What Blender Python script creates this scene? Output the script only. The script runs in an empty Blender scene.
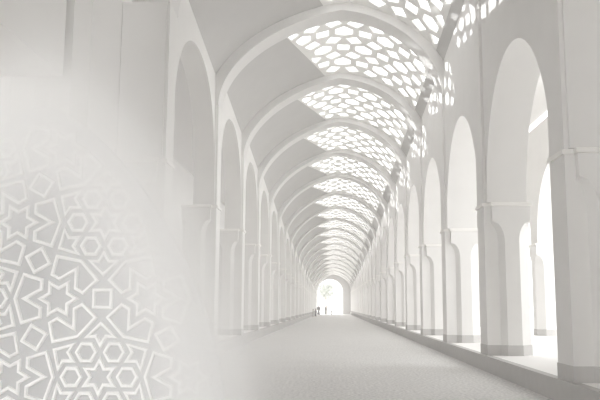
import bpy, bmesh, math, random
from math import sin, cos, pi, sqrt, radians, atan2
from mathutils import Vector, Matrix

random.seed(7)
SC = bpy.context.scene
COL = SC.collection

# ------------------------------------------------------------------ materials
def new_mat(name):
    m = bpy.data.materials.new(name)
    m.use_nodes = True
    nt = m.node_tree
    for n in list(nt.nodes):
        nt.nodes.remove(n)
    return m, nt


def plaster(name, col, var=0.03, scale=1.5, bump=0.05, rough=0.85, fine=0.0, fine_scale=60.0, translucent=0.0):
    m, nt = new_mat(name)
    N, L = nt.nodes, nt.links
    out = N.new('ShaderNodeOutputMaterial')
    bs = N.new('ShaderNodeBsdfPrincipled')
    bs.inputs['Roughness'].default_value = rough
    bs.inputs['Specular IOR Level'].default_value = 0.25
    geo = N.new('ShaderNodeNewGeometry')
    no = N.new('ShaderNodeTexNoise')
    no.inputs['Scale'].default_value = scale
    no.inputs['Detail'].default_value = 5
    L.new(geo.outputs['Position'], no.inputs['Vector'])
    mx = N.new('ShaderNodeMix'); mx.data_type = 'RGBA'
    mx.inputs['A'].default_value = tuple(max(0, c * (1 - var)) for c in col) + (1,)
    mx.inputs['B'].default_value = tuple(min(1, c * (1 + var)) for c in col) + (1,)
    L.new(no.outputs['Fac'], mx.inputs['Factor'])
    res = mx.outputs['Result']
    hsrc = no.outputs['Fac']
    if fine > 0:
        n2 = N.new('ShaderNodeTexNoise')
        n2.inputs['Scale'].default_value = fine_scale
        n2.inputs['Detail'].default_value = 3
        L.new(geo.outputs['Position'], n2.inputs['Vector'])
        rp = N.new('ShaderNodeMapRange')
        rp.inputs['From Min'].default_value = 0.35
        rp.inputs['From Max'].default_value = 0.65
        rp.inputs['To Min'].default_value = 1 - fine
        rp.inputs['To Max'].default_value = 1 + fine
        L.new(n2.outputs['Fac'], rp.inputs['Value'])
        ml = N.new('ShaderNodeVectorMath'); ml.operation = 'SCALE'
        L.new(res, ml.inputs[0]); L.new(rp.outputs['Result'], ml.inputs['Scale'])
        res = ml.outputs['Vector']
        hsrc = n2.outputs['Fac']
    L.new(res, bs.inputs['Base Color'])
    if bump > 0:
        bp = N.new('ShaderNodeBump')
        bp.inputs['Strength'].default_value = bump
        bp.inputs['Distance'].default_value = 0.02
        L.new(hsrc, bp.inputs['Height'])
        L.new(bp.outputs['Normal'], bs.inputs['Normal'])
    if translucent > 0:
        tr = N.new('ShaderNodeBsdfTranslucent')
        L.new(res, tr.inputs['Color'])
        ms = N.new('ShaderNodeMixShader')
        ms.inputs['Fac'].default_value = translucent
        L.new(bs.outputs['BSDF'], ms.inputs[1]); L.new(tr.outputs['BSDF'], ms.inputs[2])
        L.new(ms.outputs['Shader'], out.inputs['Surface'])
    else:
        L.new(bs.outputs['BSDF'], out.inputs['Surface'])
    return m


M = {
    'plaster': plaster('white_plaster', (0.83, 0.823, 0.812)),
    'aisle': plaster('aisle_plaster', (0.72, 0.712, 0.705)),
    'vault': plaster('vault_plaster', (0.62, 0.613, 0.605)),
    'rib': plaster('lit_arch_plaster', (0.79, 0.783, 0.775)),  # paler than the vault, painting in the light on the arches
    'moulding': plaster('moulding_plaster', (0.90, 0.89, 0.87)),
    'band': plaster('grey_base_stone', (0.60, 0.59, 0.58), var=0.05, scale=6),
    'kerb': plaster('kerb_stone', (0.56, 0.55, 0.54), var=0.05, scale=5),
    'paving': plaster('pale_paving', (0.90, 0.893, 0.88), var=0.03, scale=0.8),
    'road': plaster('speckled_road', (0.71, 0.703, 0.693), var=0.05, scale=0.9, fine=0.16, fine_scale=16.0, bump=0.5, rough=0.8),
    'screen': plaster('sun_patch_stone', (0.88, 0.875, 0.86), translucent=0.12),  # paler, translucent stand-in for the sunlit part of the vault
    'slab': plaster('pale_grey_slab', (0.62, 0.62, 0.626), var=0.02),
    'strap': plaster('overlay_white', (0.97, 0.97, 0.965), var=0.02),
    'dark_cloth': plaster('dark_cloth', (0.40, 0.39, 0.39)),
    'grey_cloth': plaster('grey_cloth', (0.52, 0.51, 0.50)),
    'pale_cloth': plaster('pale_cloth', (0.70, 0.69, 0.68)),
    'skin': plaster('skin', (0.45, 0.32, 0.25)),
    'hair': plaster('hair', (0.10, 0.08, 0.07)),
    'leaf': plaster('glare_paled_leaves', (0.56, 0.57, 0.54), var=0.15, scale=4),  # leaf colour lightened to imitate glare outside
    'bark': plaster('pale_bark', (0.50, 0.46, 0.42), var=0.15, scale=9),
}

# ------------------------------------------------------------------ helpers
def link_mesh(name, verts, faces, mat, parent=None, smooth=False, loc=(0, 0, 0)):
    me = bpy.data.meshes.new(name)
    me.from_pydata([tuple(v) for v in verts], [], faces)
    bm = bmesh.new(); bm.from_mesh(me)
    bmesh.ops.remove_doubles(bm, verts=bm.verts, dist=1e-5)
    bmesh.ops.recalc_face_normals(bm, faces=bm.faces)
    bm.to_mesh(me); bm.free()
    me.materials.append(mat)
    if smooth:
        for p in me.polygons:
            p.use_smooth = True
        me.set_sharp_from_angle(angle=radians(35))
    o = bpy.data.objects.new(name, me)
    COL.objects.link(o)
    o.location = loc
    if parent is not None:
        o.parent = parent
    return o


def empty(name, loc):
    o = bpy.data.objects.new(name, None)
    o.empty_display_size = 0.2
    o.location = loc
    COL.objects.link(o)
    return o


def tag(o, label=None, cat=None, group=None, kind=None):
    if label: o['label'] = label
    if cat: o['category'] = cat
    if group: o['group'] = group
    if kind: o['kind'] = kind
    return o


def copy_tree(o, parent=None):
    c = o.copy(); COL.objects.link(c)
    if parent is not None:
        c.parent = parent
    for ch in [x for x in bpy.data.objects if x.parent == o]:
        copy_tree(ch, c)
    return c


class MB:
    def __init__(s): s.v = []; s.f = []
    def add(s, vs, fs):
        b = len(s.v); s.v += [tuple(v) for v in vs]; s.f += [tuple(b + i for i in f) for f in fs]
    def box(s, x0, x1, y0, y1, z0, z1):
        s.add([(x0,y0,z0),(x1,y0,z0),(x1,y1,z0),(x0,y1,z0),(x0,y0,z1),(x1,y0,z1),(x1,y1,z1),(x0,y1,z1)],
              [(3,2,1,0),(4,5,6,7),(0,1,5,4),(1,2,6,5),(2,3,7,6),(3,0,4,7)])
    def loft(s, rings, cap=True):
        n = len(rings[0]); vs = [p for r in rings for p in r]; fs = []
        for k in range(len(rings) - 1):
            for i in range(n):
                j = (i + 1) % n
                fs.append((k*n+i, k*n+j, (k+1)*n+j, (k+1)*n+i))
        if cap:
            fs.append(tuple(range(n-1, -1, -1))); fs.append(tuple(range((len(rings)-1)*n, len(rings)*n)))
        s.add(vs, fs)
    def link(s, name, mat, parent=None, smooth=False, loc=(0, 0, 0)):
        return link_mesh(name, s.v, s.f, mat, parent, smooth, loc)


ORD = ['first', 'second', 'third', 'fourth', 'fifth', 'sixth', 'seventh', 'eighth', 'ninth', 'tenth', 'eleventh', 'twelfth',
       'thirteenth', 'fourteenth', 'fifteenth', 'sixteenth', 'seventeenth', 'eighteenth', 'nineteenth', 'twentieth', 'twenty-first']

# ------------------------------------------------------------------ layout (metres; eye at 0,0,1.6 looking along +Y)
EYE = 1.6
PLAT = 0.375               # walkway height
KERB_X = 3.83              # nave road half width
PIL = 3.92                 # pilaster face
PX0, PX1 = 4.10, 5.06      # pillar body
PD = 0.56                  # pillar half depth
N = 21
YR = [12.62 if k == 0 else 12.75 + 6.46 * k for k in range(N)]
YL = [11.45, 17.75, 25.2] + YR[3:]
Y_END = YR[-1] + 0.62
CAP_R, APEX_R = 4.2, 7.35  # capital top and arch crown of the kerb-side arcade
RIB_BL, RIB_BR = 3.50, 3.06   # rise of the arch on its left and right flank
XA = 0.42                  # the crown sits a little right of the middle
HW = 0.50                  # half width of arches and of the masonry above the pillars
TILT = radians(8.1)
def crown(k):              # the vault sinks gently towards the far end
    n = k + 1.93
    return EYE + YR[k] * math.tan(math.atan((200 - (333 - 1240 / n)) / 743.0) + TILT)
CR = [max(7.45, crown(max(k, 1))) for k in range(N)]
ZR = [c - RIB_BR for c in CR]      # springing on the kerb side
ZL = [c - RIB_BL for c in CR]      # springing on the shaded side
def face_l(y):             # the shaded arcade closes in slightly with distance
    return 3.967 - 0.0735 * (y - 12.4) / 6.4
FL = [face_l(y) for y in YL]
def arc(k, th, ga, gb):    # th 0..pi from the left foot to the right foot; ga, gb widen it
    c = -cos(th)
    if c < 0:
        t = -c; h, b, w = XA + FL[k] + ga, RIB_BL + gb, 0.25
    else:
        t = c; h, b, w = PIL - XA + ga, RIB_BR + gb, 0.08
    t = min(1.0, t)
    drop = (1 - w) * (1 - sqrt(max(0.0, 1 - t * t))) + w * t
    return XA + c * h, CR[k] + gb - b * drop
def GA(k): return max(0.20, 0.44 - 0.024 * k)      # the arches stand less proud towards the far end
def GB(k): return max(0.09, 0.34 - 0.026 * k)
def wall_meet(k, side):    # height at which the web meets the face of the arcade wall
    best = None
    for i in range(400):
        th = pi * i / 800 if side < 0 else pi - pi * i / 800
        x, z = arc(k, th, GA(k), GB(k))
        if abs(x) <= (FL[k] + .07 if side < 0 else 3.99):
            return z
CAP_L = [8.4 if k == 0 else 5.16 - 0.105 * k for k in range(N)]
AISLE_L, AISLE_R = -9.6, 9.7

def ylerp(k, x):           # centre line of transverse arch k at lateral position x
    t = min(1.0, max(0.0, (x + 3.3) / 6.6))
    return YL[k] * (1 - t) + YR[k] * t

# ------------------------------------------------------------------ setting
g = MB(); g.box(-120, 160, -60, 420, -0.30, -0.02)
tag(g.link('ground', M['paving']), kind='structure')
f = MB(); f.box(-KERB_X, KERB_X, -14, Y_END + 0.7, -0.02, 0.0)
tag(f.link('floor', M['road']), kind='structure')
YA, YB = -14.0, Y_END + 0.7
def prism(name, q0, q1, z0, z1, mat):      # q0, q1: (x near, x far) of the two long edges
    vs = []
    for z in (z0, z1):
        vs += [(q0[0], YA, z), (q1[0], YA, z), (q1[1], YB, z), (q0[1], YB, z)]
    return link_mesh(name, vs, [(3,2,1,0),(4,5,6,7),(0,1,5,4),(1,2,6,5),(2,3,7,6),(3,0,4,7)], mat)
LA, LB = -(face_l(YA) - .09), -(face_l(YB) - .09)
tag(prism('walkway', (KERB_X + .16,) * 2, (11.4,) * 2, -.02, PLAT, M['paving']), kind='structure')
tag(prism('trim_1', (KERB_X,) * 2, (KERB_X + .17,) * 2, -.019, PLAT + .004, M['kerb']), kind='structure')
tag(prism('walkway', (LA - .16, LB - .16), (-9.9,) * 2, -.02, PLAT, M['paving']), kind='structure')
tag(prism('trim_2', (LA, LB), (LA - .17, LB - .17), -.019, PLAT + .004, M['kerb']), kind='structure')

# shaded aisle: back wall and flat roof; sunny aisle: flat roof, stepped to limit the sky light
b = MB(); b.box(AISLE_L - 0.5, AISLE_L, 0.8, Y_END + 0.7, -0.02, 10.6)
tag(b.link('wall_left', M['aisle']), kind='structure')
b = MB(); b.box(AISLE_L, -5.10, YL[1] - 0.5, YL[1] + 0.3, PLAT, 10.6); b.box(-5.10, -5.055, YL[1] - 0.5, YL[1] + 0.3, 5.3, 10.6)
tag(b.link('wall_left', M['plaster']), kind='structure')
b = MB(); b.box(AISLE_L - 0.5, -5.10, 2.0, Y_END + 0.7, 10.6, 10.9)
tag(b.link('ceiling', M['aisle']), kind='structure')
b = MB(); b.box(5.12, 8.2, 16.0, 23.0, 9.3, 9.6); b.box(5.12, 8.65, 23.0, 46.0, 9.3, 9.6); b.box(5.12, 9.7, -9.2, 16.0, 9.3, 9.6); b.box(5.12, 9.7, 46.0, Y_END + 0.7, 9.3, 9.6)
tag(b.link('ceiling', M['plaster']), kind='structure')
b = MB(); b.box(9.7, 10.1, -9.2, 16.0, 0, 9.6); b.box(9.75, 10.1, 47.0, Y_END + 0.7, 2.6, 9.6)  # unseen outer walls added to block sky light from the aisle
tag(b.link('wall_right', M['plaster']), kind='structure')

# unseen nave shell behind the camera, added to cut the light from there
b = MB(); b.box(-5.0, -4.0, -8.6, 10.75, 5.0, 12.95)
tag(b.link('wall_left', M['plaster']), kind='structure')
b = MB(); b.box(4.0, 5.0, -8.6, 7.0, 0, 12.95); b.box(4.0, 5.0, 7.0, YR[0] - 0.7, 7.3, 12.95)
tag(b.link('wall_right', M['plaster']), kind='structure')
b = MB(); b.box(-5.0, 5.0, -8.6, 13.4, 12.95, 13.2)
tag(b.link('ceiling', M['vault']), kind='structure')
b = MB(); b.box(-5.0, -3.0, -9.2, -8.6, 0, 13.2); b.box(3.0, 5.0, -9.2, -8.6, 0, 13.2); b.box(-3.0, 3.0, -9.2, -8.6, 8.0, 13.2)
tag(b.link('wall_front', M['plaster']), kind='structure')

# end wall with its round-headed opening
def end_wall():
    hw, zs, top, W2 = 2.42, 4.25, 9.0, 5.2
    n = 28
    arc = [(-hw, 0.0)] + [(-hw * cos(pi * i / n), zs + 2.35 * sin(pi * i / n)) for i in range(n + 1)] + [(hw, 0.0)]
    outer = [(-W2, 0.0)] + [(-W2 * cos(pi * i / n) if 0 < i < n else (-W2 if i == 0 else W2), top if 0 < i < n else zs) for i in range(n + 1)] + [(W2, 0.0)]
    # keep outer corners square
    outer = [(max(-W2, min(W2, x * 1.25)), z) for x, z in outer]
    vs = []; fs = []
    m = len(arc)
    for y in (Y_END, Y_END + 0.7):
        vs += [(x, y, z) for x, z in arc] + [(x, y, z) for x, z in outer]
    for q in (0, 1):
        o = q * 2 * m
        for i in range(m - 1):
            fs.append((o+i, o+i+1, o+m+i+1, o+m+i))
    for i in range(m - 1):
        fs.append((i, i+1, 2*m+i+1, 2*m+i)); fs.append((m+i, m+i+1, 3*m+i+1, 3*m+i))
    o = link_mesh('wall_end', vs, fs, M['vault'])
    tag(o, kind='structure')
end_wall()

# ------------------------------------------------------------------ pillars
def octo(x0, x1, d, c, z, grow=0.0):
    x0 -= grow; x1 += grow; d += grow
    return [(x0+c,-d,z),(x1-c,-d,z),(x1,-d+c,z),(x1,d-c,z),(x1-c,d,z),(x0+c,d,z),(x0,d-c,z),(x0,-d+c,z)]

CH = 0.30
def make_pillar(s, cap_top, pil_top, pilaster=True, wall=(3.99, 5.0)):
    """local frame: x measured from the pillar's own axis, inner side towards the nave"""
    cx = (PX0 + PX1) / 2
    x0, x1 = PX0 - cx, PX1 - cx
    root = empty('arcade_pillar', (0, 0, 0))
    def fin(rings): return [[(p[0] * s, p[1], p[2]) for p in r] for r in rings]
    H = cap_top - PLAT
    m = MB(); m.loft(fin([octo(x0, x1, PD, CH, 0, .012), octo(x0, x1, PD, CH, .245, .012), octo(x0, x1, PD, CH, .26, 0)]))
    m.link('base_band', M['band'], root)
    m = MB(); m.loft(fin([octo(x0, x1, PD, CH, .25), octo(x0, x1, PD, CH, H - 1.0)]))
    m.link('shaft', M['plaster'], root)
    rings = []
    for i in range(9):
        u = i / 8
        c = max(CH * sqrt(max(0, 1 - u * u)), 0.006)
        rings.append(octo(x0, x1, PD, c, H - 1.0 + 0.52 * u))
    rings.append(octo(x0, x1, PD, 0.006, H - .09))
    m = MB(); m.loft(fin(rings))
    cap = m.link('capital', M['plaster'], root)
    m = MB(); m.loft(fin([octo(x0, x1, PD, .006, H - .10, .0), octo(x0, x1, PD, .006, H - .085, .035), octo(x0, x1, PD, .006, H - .02, .035), octo(x0, x1, PD, .006, H, .02)]))
    m.link('moulding', M['moulding'], cap)
    m = MB(); a, b = sorted((s * (wall[0] - cx), s * (wall[1] - cx)))
    m.box(a, b, -HW + .002, HW - .002, H, pil_top - .002 - PLAT)
    m.link('upper_shaft', M['plaster'], root)
    if pilaster:
        m = MB(); a, b = sorted((s * (PIL - cx), s * (PX0 + 0.35 - cx)))
        m.box(a, b, -.42, .42, .26, pil_top - .001 - PLAT)
        p = m.link('pilaster', M['plaster'], root)
        m = MB(); a, b = sorted((s * (PIL - .045 - cx), s * (PX0 - .0 - cx)))
        m.box(a, b, -.455, .455, H - .09, H - .01)
        m.link('moulding', M['moulding'], p)
        m = MB(); a, b = sorted((s * (PIL - .012 - cx), s * (PX0 + .3 - cx)))
        m.box(a, b, -.432, .432, 0, .26)
        m.link('base_band', M['band'], p)
    return root

CXP = (PX0 + PX1) / 2
for k in range(N):
    o = make_pillar(1, CAP_R, ZR[k])
    o.location = (CXP, YR[k], PLAT)
    lab = ('white chamfered pillar closest to the camera on the sunlit kerb, cut by the picture edge' if k == 0
           else f'white chamfered pillar beside the sunlit aisle, {ORD[k]} from the camera along the kerb')
    tag(o, lab, 'pillar', 'pillars along the kerb beside the sunlit aisle', 'thing')
for k in range(N):
    o = make_pillar(-1, CAP_L[k], ZL[k], wall=(3.99, 5.06 if k == 1 else 4.70))
    o.location = (-CXP - FL[k] + PIL, YL[k], PLAT)
    lab = ('pale pillar beside the added pattern slab, half lost in the added white fade' if k == 0
           else f'pale pillar of the shaded hazy aisle, {ORD[k]} from the added pattern slab')
    tag(o, lab, 'pillar', 'pillars along the shaded hazy aisle', 'thing')
# outer row beyond the sunlit aisle
protoO = make_pillar(1, CAP_R, 9.1, pilaster=False, wall=(PX0 + .08, PX1 - .08))
OUT_Y = [25.2, 31.6, 38.0, 44.4]
OX = 8.62 + 0.48
names = ['nearest of its row', 'framed by the two nearest kerb pillars', 'second last of its row', 'last of its row']
for i, y in enumerate(OUT_Y):
    o = protoO if i == 0 else copy_tree(protoO)
    o.location = (OX, y, PLAT)
    tag(o, 'sunlit outer pillar across the bright aisle, ' + names[i], 'pillar', 'outer pillars across the bright aisle', 'thing')

# ------------------------------------------------------------------ longitudinal arches
def arch_wall(name, s, ya, yb, zspring, zap, ztop, xa, xb, mat, ex=2.0):
    cy = (ya + yb) / 2; a = (yb - ya) / 2 - HW
    n = 32
    prof = []
    for i in range(n + 1):
        th = pi * i / n
        c, q = cos(th), max(0.0, sin(th))
        prof.append((-a * (abs(c) ** (2 / ex)) * (1 if c >= 0 else -1), zspring + .002 + (zap - zspring) * (q ** (2 / ex))))
    upper = [(p[0], ztop) for p in prof]
    m = len(prof); vs = []; fs = []
    x0, x1 = sorted((s * xa, s * xb))
    for x in (x0, x1):
        vs += [(x, y, z) for y, z in prof] + [(x, y, z) for y, z in upper]
    for q in (0, 1):
        o = q * 2 * m
        for i in range(m - 1):
            fs.append((o+i, o+i+1, o+m+i+1, o+m+i))
    for i in range(m - 1):
        fs.append((i, i+1, 2*m+i+1, 2*m+i)); fs.append((m+i, m+i+1, 3*m+i+1, 3*m+i))
    fs.append((0, m, 3*m, 2*m)); fs.append((m-1, 2*m-1, 4*m-1, 3*m-1))
    return link_mesh(name, vs, fs, mat, smooth=True, loc=(0, cy, 0))

for k in range(N - 1):
    mr = min(wall_meet(k, 1), wall_meet(k + 1, 1)); ml = min(wall_meet(k, -1), wall_meet(k + 1, -1))
    o = arch_wall('arcade_arch', 1, YR[k], YR[k+1], CAP_R, min(APEX_R, mr - .25), max(wall_meet(k, 1), wall_meet(k+1, 1)) + .35, 3.99, 5.0, M['plaster'])
    tag(o, f'white pointed arch opening to the sunlit aisle between kerb pillars {ORD[k]} and {ORD[k+1]}', 'arch', 'arches along the sunlit kerb')
    ap = ml - (.12 if k == 0 else .32)
    fl = (FL[k] + FL[k+1]) / 2 + .07
    o = arch_wall('arcade_arch', -1, YL[k], YL[k+1], CAP_L[k] + (ap - CAP_L[k]) * (.8 if k == 0 else .34), ap,
                  max(wall_meet(k, -1), wall_meet(k+1, -1)) + .35, fl, fl + .70, M['plaster'], 2.15)
    tag(o, f'tall narrow arch onto the shaded aisle between hazy pillars {ORD[k]} and {ORD[k+1]}', 'arch', 'arches along the shaded aisle')
for i in range(len(OUT_Y) - 1):
    o = arch_wall('arcade_arch', 1, OUT_Y[i], OUT_Y[i+1], CAP_R, APEX_R, 9.1, OX - .40, OX + .40, M['plaster'])
    tag(o, f'{ORD[i]} arch of the outer row across the bright aisle', 'arch', 'outer arches across the bright aisle')

# ------------------------------------------------------------------ transverse arches
def rib(k):
    n = 64; hw = HW - .002
    vs = []; fs = []
    for i in range(n + 1):
        th = pi * i / n
        for ga, gb in ((0, 0), (max(.42, GA(k)) + .06, .40)):
            x, z = arc(k, th, ga, gb)
            yc = ylerp(k, x)
            vs += [(x, yc - hw, z), (x, yc + hw, z)]
    for i in range(n):
        a = 4 * i; b = a + 4
        fs += [(a, a+1, b+1, b), (a+2, b+2, b+3, a+3), (a, b, b+2, a+2), (a+1, a+3, b+3, b+1)]
    fs += [(0, 2, 3, 1), (4*n, 4*n+1, 4*n+3, 4*n+2)]
    return link_mesh('transverse_arch', vs, fs, M['rib'], smooth=True)

for k in range(N):
    o = rib(k)
    tag(o, ('broad white arch overhead springing from the two nearest pillars' if k == 0 else
            f'white rounded arch spanning the nave overhead, {ORD[k]} from the camera'), 'arch', 'arches spanning the nave')

# ------------------------------------------------------------------ vault bays: plaster web + added screen whose holes imitate sunlight patches
# arc-length table of a typical web curve
TH = [pi * i / 400 for i in range(401)]
ARC = [0.0]
for i in range(400):
    ARC.append(ARC[-1] + math.dist(arc(4, TH[i], GA(4), GB(4)), arc(4, TH[i+1], GA(4), GB(4))))
TOTAL = ARC[-1]
S_MID = ARC[200]
def web_pt(k, s, off=0.0):
    s = max(0.0, min(TOTAL, s))
    lo, hi = 0, 400
    while hi - lo > 1:
        mid = (lo + hi) // 2
        if ARC[mid] <= s: lo = mid
        else: hi = mid
    t = (s - ARC[lo]) / max(1e-9, ARC[hi] - ARC[lo])
    th = TH[lo] * (1 - t) + TH[hi] * t
    return arc(k, th, GA(k) + off, GB(k) + off)

def tiling(e, smin, smax, ymin, ymax):
    """hexagons, squares and triangles (3.4.6.4) with edge e; returns list of (polygon, kind)"""
    p = e * (1 + sqrt(3)); out = []
    R = e
    rows = int((ymax - ymin) / (p * sqrt(3) / 2)) + 4
    cols = int((smax - smin) / p) + 4
    for r in range(-2, rows):
        for c in range(-2, cols):
            cx = smin + (c + 0.5 * (r % 2)) * p; cy = ymin + r * p * sqrt(3) / 2
            hexv = [(cx + R * cos(pi/6 + pi/3*i), cy + R * sin(pi/6 + pi/3*i)) for i in range(6)]
            out.append((hexv, 'hex'))
            for i in range(3):                       # squares shared between neighbours
                a, b = hexv[i-1], hexv[i]
                ang = pi / 3 * i
                d = (e * cos(ang), e * sin(ang))
                out.append(([a, (a[0]+d[0], a[1]+d[1]), (b[0]+d[0], b[1]+d[1]), b], 'sq'))
            for i in (0, 1):                         # triangles
                v = hexv[i]
                a1, a2 = pi / 3 * i, pi / 3 * (i + 1)
                out.append(([v, (v[0]+e*cos(a1), v[1]+e*sin(a1)), (v[0]+e*cos(a2), v[1]+e*sin(a2))], 'tri'))
    return out

E = 0.60
SCREEN_S1 = TOTAL - 1.75
def vault(k):
    oy = (YR[k] + YR[k+1]) / 2
    root = empty('ceiling_vault', (0, oy, CR[k]))
    # where the web dies into the arcade walls
    def s_at(xlim, side):
        r = []
        for kk in (k, k + 1):
            ss = [TOTAL * i / 3000 for i in range(3001)]
            if side > 0: ss.reverse()
            r.append(next(q for q in ss if abs(web_pt(kk, q)[0]) < xlim - .003 and (web_pt(kk, q)[0] > 0) == (side > 0)))
        return r
    A0 = s_at((FL[k] + FL[k+1]) / 2 + .07, -1); B0 = s_at(3.99, 1)
    def s_lo(v): return A0[0] * (1 - v) + A0[1] * v
    def s_hi(v): return B0[0] * (1 - v) + B0[1] * v
    flx = (FL[k] + FL[k+1]) / 2 + .068
    def P(s, v, off):
        xa, za = web_pt(k, s, off); xb, zb = web_pt(k + 1, s, off)
        x = xa * (1 - v) + xb * v
        x = max(-flx, min(3.988, x))
        g0, g1 = (.012 if k < 3 else 0), (.012 if k < 2 else 0)
        y0, y1 = ylerp(k, x) + HW + g0, ylerp(k + 1, x) - HW - g1
        return (x, y0 + (y1 - y0) * v - oy, za * (1 - v) + zb * v - CR[k])
    sc_mid = S_MID
    def s_left(v):                                   # slanting left edge of the imitated sunlight
        return sc_mid - 2.25 + 1.6 * v
    ns, nv = 44, 8
    # plain web left of the slanting edge (and a strip at the right springing)
    m = MB()
    th = 0.16
    def strip(sa, sb, nn):
        vs = []; fs = []
        for j in range(nv + 1):
            v = j / nv
            a, b = (sa(v), sb(v))
            for i in range(nn + 1):
                s = a + (b - a) * i / nn
                vs += [P(s, v, 0), P(s, v, th)]
        st = 2 * (nn + 1)
        for j in range(nv):
            for i in range(nn):
                q = j * st + 2 * i
                fs += [(q, q+2, q+2+st, q+st), (q+1, q+1+st, q+3+st, q+3)]
            fs += [(j*st, (j+1)*st, (j+1)*st+1, j*st+1), (j*st+2*nn, j*st+2*nn+1, (j+1)*st+2*nn+1, (j+1)*st+2*nn)]
        for i in range(nn):
            q = 2 * i
            fs += [(q, q+1, q+3, q+2), (nv*st+q, nv*st+q+2, nv*st+q+3, nv*st+q+1)]
        m.add(vs, fs)
    if k == 0:
        strip(s_lo, s_hi, ns)
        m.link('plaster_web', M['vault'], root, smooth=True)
        return root
    strip(s_lo, s_left, 36)
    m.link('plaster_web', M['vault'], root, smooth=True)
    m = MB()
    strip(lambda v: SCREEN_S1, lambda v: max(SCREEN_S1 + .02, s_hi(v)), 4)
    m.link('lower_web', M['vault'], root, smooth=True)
    # added pierced screen imitating patches of sunlight
    L = YR[k+1] - YR[k] - 2 * HW
    vs = []; fs = []; key = {}
    def V(s, y, off):
        v = min(1, max(0, y / L))
        s = max(s_left(v) - 0.0, min(SCREEN_S1, s))
        q = (round(s, 4), round(v, 4), off)
        if q not in key:
            key[q] = len(vs); vs.append(P(s, v, off))
        return key[q]
    t2 = 0.07
    for poly, kind in tiling(E, sc_mid - 2.6 + 0.13 * (k % 3), SCREEN_S1, 0, L):
        def clip(p):
            y = min(L, max(0.0, p[1]))
            return (max(s_left(y / L), min(SCREEN_S1, p[0])), y)
        def area(q): return abs(sum(q[i-1][0] * q[i][1] - q[i][0] * q[i-1][1] for i in range(len(q)))) / 2
        full = area(poly)
        poly = [clip(p) for p in poly]
        u = []
        for p in poly:
            if all(math.dist(p, q) > 1e-4 for q in u): u.append(p)
        poly = u
        if len(poly) < 3 or area(poly) < 1e-4: continue
        cs = sum(p[0] for p in poly) / len(poly); cy = sum(p[1] for p in poly) / len(poly)
        if kind != 'tri' and area(poly) < .35 * full:
            kind = 'tri'
        n = len(poly)
        if kind == 'tri':
            fs.append(tuple(V(p[0], p[1], 0) for p in poly)); fs.append(tuple(V(p[0], p[1], t2) for p in reversed(poly)))
            continue
        f = 0.64 if kind == 'hex' else 0.78
        inn = [(cs + (p[0] - cs) * f, cy + (p[1] - cy) * f) for p in poly]
        ao = [V(p[0], p[1], 0) for p in poly]; ai = [V(p[0], p[1], 0) for p in inn]
        bo = [V(p[0], p[1], t2) for p in poly]; bi = [V(p[0], p[1], t2) for p in inn]
        for i in range(n):
            j = (i + 1) % n
            fs += [(ao[i], ao[j], ai[j], ai[i]), (bo[j], bo[i], bi[i], bi[j]), (ai[i], ai[j], bi[j], bi[i])]
    link_mesh('sun_patch_screen', vs, fs, M['screen'], root)
    return root

for k in range(N - 1):
    o = vault(k)
    tag(o, ('plain curved vault overhead at the near end of the nave' if k == 0 else
            f'curved vault bay with added openings imitating sunlight patches, behind the {ORD[k]} arch overhead'), 'vault', 'pierced vault bays', 'thing')

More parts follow.
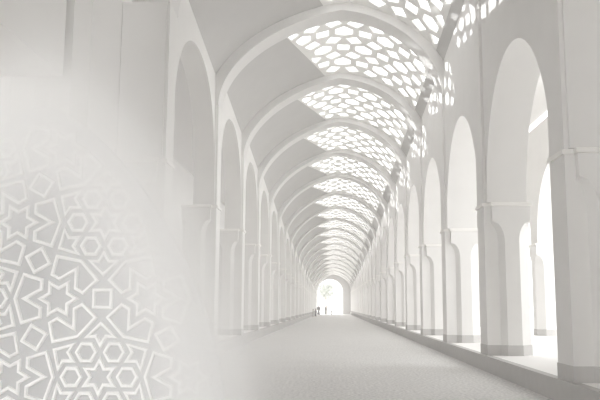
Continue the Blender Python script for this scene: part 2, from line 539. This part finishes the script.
# ------------------------------------------------------------------ added slab standing in for a graphic overlay at the near left
def strapwork():
    Y0 = 5.0
    # local plane: px units of the pattern, origin at a main star; scaled to metres
    ax, az = (100 - 330) * 4.9 / 743.0, None
    ang = math.atan((200 - 377) / 743.0) + radians(8.1)
    az = EYE + Y0 * math.tan(ang)
    u = 4.9 / 743.0
    D = 89.5
    polys = []
    A = []
    for i in range(-4, 5):
        for j in range(-4, 5):
            x = i * D * sqrt(3) * cos(pi / 6) + 0
            y = i * D * sqrt(3) * 0.5 + j * D * sqrt(3)
            A.append((x, y))
    def rot(p, a, c): return (c[0] + p[0] * cos(a) - p[1] * sin(a), c[1] + p[0] * sin(a) + p[1] * cos(a))
    seen = set()
    def addp(pts, cen):
        q = (round(cen[0]), round(cen[1]))
        for dx in (-1, 0, 1):
            for dy in (-1, 0, 1):
                if (q[0] + dx, q[1] + dy) in seen: return
        seen.add(q); polys.append(pts)
    for c in A:
        addp([rot((16.5 if i % 2 == 0 else 9.0, 0), radians(30 * i + 30), c) for i in range(12)], c)
        for k in range(6):
            d = radians(60 * k)
            h = rot((28, 0), d, c)
            addp([rot((9.6, 0), radians(60 * i), h) for i in range(6)], h)
            d2 = radians(60 * k + 30)
            addp([rot(p, d2, c) for p in ((53, 0), (39.5, 14), (40, 5), (31, 0), (40, -5), (39.5, -14))], rot((42, 0), d2, c))
            addp([rot(p, d, c) for p in ((46, 0), (54, 24), (72, 18.5), (72, 9.5), (55, 0), (72, -9.5), (72, -18.5), (54, -24))], rot((60, 0), d, c))
            bq = rot((D, 0), d, c)
            addp([rot((18.0 if i % 2 == 0 else 10.5, 0), radians(30 * i), bq) for i in range(12)], bq)
            # squares midway between neighbouring outer stars
            b2 = rot((D, 0), d + pi / 3, c)
            mid = ((bq[0] + b2[0]) / 2, (bq[1] + b2[1]) / 2)
            aa = atan2(b2[1] - bq[1], b2[0] - bq[0])
            addp([rot((12.3, 0), aa + radians(45 + 90 * i), mid) for i in range(4)], mid)
    root = empty('overlay_pattern_slab', (0, Y0, 0))
    tag(root, 'added pale slab standing in for a flat graphic of stars and hexagons', 'screen')
    def W(p, y): return (ax + p[0] * u, y, az + p[1] * u)
    # outline of the slab: straight foot and outer side, sweeping curved top
    zfoot = (0.002 - az) / u
    cx0, cz0, rx, rz = -70.0, -23.0, 194.0, 300.0
    x_l = -190.0
    n = 48
    pts = [(x_l, zfoot)]
    for i in range(n + 1):
        a = radians(125) + (0 - radians(125)) * i / n
        p = (cx0 + rx * (1 if cos(a) > 0 else -1) * abs(cos(a)) ** (2 / 1.5), cz0 + rz * abs(sin(a)) ** (2 / 1.5))
        pts.append((max(x_l, p[0]), p[1]))
    pts.append((cx0 + rx, zfoot))
    nn = len(pts)
    vs = [W(p, 0.0) for p in pts] + [W(p, 0.10) for p in pts]
    fs = [tuple(range(nn)), tuple(range(2*nn-1, nn-1, -1))] + [(i, (i+1) % nn, nn + (i+1) % nn, nn + i) for i in range(nn)]
    link_mesh('slab', vs, fs, M['slab'], root)
    # raised white fillets round each figure
    def inside(p):
        x, y = p
        if x < x_l + 5 or y < zfoot + 6 or x > cx0 + rx - 4: return False
        return y < cz0 or abs((x - cx0) / rx) ** 1.5 + ((y - cz0) / rz) ** 1.5 < 0.97
    mb = MB()
    hw, dep = 1.9, 0.018
    for pts in polys:
        if not all(inside(p) for p in pts): continue
        area = sum(pts[i][0]*pts[(i+1) % len(pts)][1] - pts[(i+1) % len(pts)][0]*pts[i][1] for i in range(len(pts)))
        if area < 0: pts = pts[::-1]
        n = len(pts)
        def offs(d):
            r = []
            for i in range(n):
                p0, p1, p2 = Vector(pts[i-1]), Vector(pts[i]), Vector(pts[(i+1) % n])
                d1, d2 = (p1 - p0).normalized(), (p2 - p1).normalized()
                n1, n2 = Vector((d1.y, -d1.x)), Vector((d2.y, -d2.x))
                b = n1 + n2
                b = b / max(0.35, b.dot(n1))
                r.append(p1 + b * d)
            return r
        o, i_ = offs(hw), offs(-hw)
        o2, i2 = offs(hw * .55), offs(-hw * .55)
        v = [W(p, 0.001) for p in o] + [W(p, -dep) for p in o2] + [W(p, -dep) for p in i2] + [W(p, 0.001) for p in i_]
        ff = []
        for a in range(n):
            b = (a + 1) % n
            for q in range(3):
                ff.append((q*n+a, q*n+b, (q+1)*n+b, (q+1)*n+a))
        mb.add(v, ff)
    mb.link('overlay_pattern', M['strap'], root)
strapwork()

# ------------------------------------------------------------------ people at the far end
def person(loc, h, robe, face, label, stride=0.0, long_robe=True):
    root = empty('person', loc)
    root.rotation_euler.z = face
    s = h / 1.75
    J = [(0,0,.95),(0,0,1.15),(0,0,1.38),(0,0,1.50),(0,.01,1.60),(0,.01,1.70),
         (.09,0,.90),(.10,stride*.5,.50),(.10,stride-.02,.08),(.10,stride+.14,.03),
         (-.09,0,.90),(-.10,-stride*.5,.50),(-.10,-stride-.02,.08),(-.10,-stride+.14,.03),
         (.18,0,1.40),(.25,-.03,1.13),(.24,.06,.88),(.23,.09,.80),
         (-.18,0,1.40),(-.25,-.03,1.13),(-.24,.06,.88),(-.23,.09,.80)]
    Ed = [(0,1),(1,2),(2,3),(3,4),(4,5),(0,6),(6,7),(7,8),(8,9),(0,10),(10,11),(11,12),(12,13),
          (2,14),(14,15),(15,16),(16,17),(2,18),(18,19),(19,20),(20,21)]
    R = [.14,.13,.15,.055,.09,.08,.09,.065,.045,.035,.09,.065,.045,.035,.065,.05,.036,.03,.065,.05,.036,.03]
    me = bpy.data.meshes.new('body')
    me.from_pydata([(x*s, y*s, z*s) for x, y, z in J], Ed, [])
    o = bpy.data.objects.new('body', me); COL.objects.link(o); o.parent = root
    me.materials.append(M['skin'])
    md = o.modifiers.new('skin', 'SKIN')
    sv = me.skin_vertices[0].data
    for i, r in enumerate(R):
        sv[i].radius = (r*s, r*s)
    sv[0].use_root = True
    o.modifiers.new('sub', 'SUBSURF').levels = 1
    o.modifiers['sub'].render_levels = 1
    # robe or coat
    def ring(z, rx, ry, cy=0):
        return [(rx*s*cos(2*pi*i/16), (cy+ry*sin(2*pi*i/16))*s, z*s) for i in range(16)]
    m = MB()
    low = .10 if long_robe else .55
    m.loft([ring(low, .25 if long_robe else .20, .22 + stride*.3), ring(.6, .20, .17), ring(.95, .18, .155), ring(1.2, .185, .15), ring(1.38, .20, .13), ring(1.46, .12, .09), ring(1.49, .07, .07)])
    m.link('robe', robe, root, smooth=True)
    for sx in (1, -1):
        m = MB()
        pts = [(.17, 0, 1.40, .085), (.255, -.03, 1.13, .075), (.24, .05, .90, .07)]
        m.loft([[(sx*(x + r*cos(2*pi*i/10))*s, (y + r*sin(2*pi*i/10))*s, z*s) for i in range(10)] for x, y, z, r in pts])
        m.link('sleeve', robe, root, smooth=True)
    m = MB(); rr = []
    for i in range(6):
        a = pi / 2 * i / 5
        rr.append([(.105*s*cos(a)*cos(2*pi*j/12) + 0, (-.005 + .115*cos(a)*sin(2*pi*j/12))*s, (1.63 + .13*sin(a))*s) for j in range(12)])
    m.loft(rr); m.link('hair', M['hair'], root, smooth=True)
    tag(root, label, 'person')
    return root

def gx(px, Y): return (px - 330) / 750.0 * Y
person((gx(318.8, 133), 133, 0), 1.72, M['dark_cloth'], 0.2, 'dark-robed person standing at the edge of the bright far archway')
person((gx(325.8, 137), 137, 0), 1.60, M['grey_cloth'], 3.0, 'person in pale grey robe standing in the middle of the bright archway', .08)
person((gx(331.8, 130), 130, 0), 0.95, M['pale_cloth'], 0.4, 'small child in pale clothes standing alone before the archway')
person((gx(313.2, 110), 110, 0), 1.12, M['grey_cloth'], 1.2, 'child in grey walking close beside the left kerb far down the road')
person((gx(315.6, 113), 113, 0), 1.18, M['dark_cloth'], -1.0, 'child in dark clothes beside the grey child far down the road')

# ------------------------------------------------------------------ tree beyond the arch, leaves paled to imitate glare
def tree(loc):
    root = empty('tree', loc)
    m = MB()
    def ring(x, y, z, r): return [(x + r*cos(2*pi*i/10), y + r*sin(2*pi*i/10), z) for i in range(10)]
    m.loft([ring(0,0,0,.28), ring(.05,0,1.4,.2), ring(-.05,.1,3.0,.17), ring(.1,0,4.6,.08)])
    for a in (0.4, 2.3, 4.4):
        m.loft([ring(0,0,2.4,.1), ring(.7*cos(a),.7*sin(a),3.6,.07), ring(1.2*cos(a),1.2*sin(a),4.6,.03)])
    m.link('trunk', M['bark'], root, smooth=True)
    rng = random.Random(3)
    f = MB()
    for i in range(1500):
        while True:
            p = Vector((rng.uniform(-1,1), rng.uniform(-1,1), rng.uniform(-1,1)))
            if .25 < p.length < 1: break
        p = Vector((p.x*2.1, p.y*2.1, 5.0 + p.z*1.9))
        n = Vector((rng.gauss(0,1), rng.gauss(0,1), rng.gauss(0,1))).normalized()
        t = n.orthogonal().normalized(); b = n.cross(t)
        l, w = rng.uniform(.16,.3), rng.uniform(.07,.13)
        f.add([p - t*l, p + b*w, p + t*l, p - b*w], [(0,1,2,3)])
    fo = f.link('foliage', M['leaf'], root)
    fo['kind'] = 'stuff'
    tag(root, 'faint tree with leaves paled to imitate glare beyond the far archway', 'tree')
tree((gx(326, 165), 165, -0.02))

# ------------------------------------------------------------------ added fog volume imitating a flat white fade at the near left
HZ_C = (-1.765, 4.4, 1.06)       # centre, and the half widths of the bank (metres)
HZ_R = (1.41, 0.40, 2.18)
def fade_haze():
    m = MB(); k = 1.30; n = 48
    ring = []
    for i in range(n):
        a = 2 * pi * i / n
        ring.append((HZ_R[0] * k * cos(a), max(0.01 - HZ_C[2], HZ_R[2] * k * sin(a))))
    m.loft([[(x, y, z) for x, z in ring] for y in (-HZ_R[1], HZ_R[1])])
    mat, nt = new_mat('fade_haze')
    Nn, L = nt.nodes, nt.links
    out = Nn.new('ShaderNodeOutputMaterial')
    vs = Nn.new('ShaderNodeVolumeScatter')
    vs.inputs['Color'].default_value = (0.64, 0.64, 0.643, 1)
    tc = Nn.new('ShaderNodeTexCoord')
    sp = Nn.new('ShaderNodeSeparateXYZ')
    L.new(tc.outputs['Object'], sp.inputs[0])
    pw = []
    for i, ax in enumerate('XZ'):
        d = Nn.new('ShaderNodeMath'); d.operation = 'DIVIDE'
        d.inputs[1].default_value = HZ_R[0] if ax == 'X' else HZ_R[2]
        a = Nn.new('ShaderNodeMath'); a.operation = 'ABSOLUTE'
        e = Nn.new('ShaderNodeMath'); e.operation = 'POWER'; e.inputs[1].default_value = 1.5
        L.new(sp.outputs[ax], d.inputs[0]); L.new(d.outputs[0], a.inputs[0]); L.new(a.outputs[0], e.inputs[0])
        pw.append(e)
    su = Nn.new('ShaderNodeMath'); su.operation = 'ADD'
    L.new(pw[0].outputs[0], su.inputs[0]); L.new(pw[1].outputs[0], su.inputs[1])
    ln = Nn.new('ShaderNodeMath'); ln.operation = 'POWER'; ln.inputs[1].default_value = 1 / 1.5
    L.new(su.outputs[0], ln.inputs[0])
    cr = Nn.new('ShaderNodeFloatCurve')
    c = cr.mapping.curves[0]
    pts = [(0.0, 0.03), (0.255, 0.04), (0.346, 0.13), (0.46, 0.44), (0.56, 0.80), (0.64, 0.72), (0.708, 0.42), (0.77, 0.15), (0.846, 0.05), (0.92, 0.015), (1.0, 0.0)]
    c.points[0].location = pts[0]; c.points[1].location = pts[-1]
    for p in pts[1:-1]:
        c.points.new(*p)
    cr.mapping.update()
    sc = Nn.new('ShaderNodeMath'); sc.operation = 'DIVIDE'; sc.inputs[1].default_value = 1.30
    L.new(ln.outputs['Value'], sc.inputs[0]); L.new(sc.outputs[0], cr.inputs['Value'])
    # thins out towards its near and far faces
    ab = Nn.new('ShaderNodeMath'); ab.operation = 'ABSOLUTE'; L.new(sp.outputs['Y'], ab.inputs[0])
    my = Nn.new('ShaderNodeMapRange'); my.interpolation_type = 'SMOOTHSTEP'
    my.inputs['From Min'].default_value = HZ_R[1]; my.inputs['From Max'].default_value = 0.12
    my.inputs['To Min'].default_value = 0; my.inputs['To Max'].default_value = HAZE_D
    L.new(ab.outputs[0], my.inputs['Value'])
    ml = Nn.new('ShaderNodeMath'); ml.operation = 'MULTIPLY'
    L.new(cr.outputs[0], ml.inputs[0]); L.new(my.outputs[0], ml.inputs[1])
    L.new(ml.outputs[0], vs.inputs['Density'])
    L.new(vs.outputs['Volume'], out.inputs['Volume'])
    o = m.link('fade_haze', mat, loc=HZ_C)
    tag(o, 'added fog volume imitating a white fade over the near pillars and road', 'fade_haze', kind='stuff')
HAZE_D = 7.6
fade_haze()

# ------------------------------------------------------------------ light, world, camera
w = bpy.data.worlds.new('world'); SC.world = w
w.use_nodes = True
bg = w.node_tree.nodes['Background']
bg.inputs['Color'].default_value = (1.0, 0.995, 0.985, 1)
bg.inputs['Strength'].default_value = 1.0

sun = bpy.data.lights.new('sun', 'SUN')
sun.energy = 1.8; sun.angle = radians(0.6); sun.color = (1, .995, .985)
so = bpy.data.objects.new('sun', sun); COL.objects.link(so)
so.rotation_euler = Vector((0.80, -0.45, -0.50)).to_track_quat('-Z', 'Y').to_euler()

cam = bpy.data.cameras.new('camera')
cam.sensor_width = 36.0
cam.lens = 743.0 / 600.0 * 36.0
cam.shift_x = -30.0 / 600.0
cam.clip_end = 1000
co = bpy.data.objects.new('camera', cam); COL.objects.link(co)
co.location = (0, 0, EYE)
co.rotation_euler = (radians(90 + 8.1), 0, 0)
SC.camera = co

SC.view_settings.view_transform = 'Standard'
SC.view_settings.look = 'None'
SC.view_settings.gamma = 1.0
SC.view_settings.use_curve_mapping = False
SC.view_settings.exposure = 1.36
cy = SC.cycles
cy.max_bounces = 12
cy.diffuse_bounces = 10
cy.volume_bounces = 8
cy.use_denoising = True
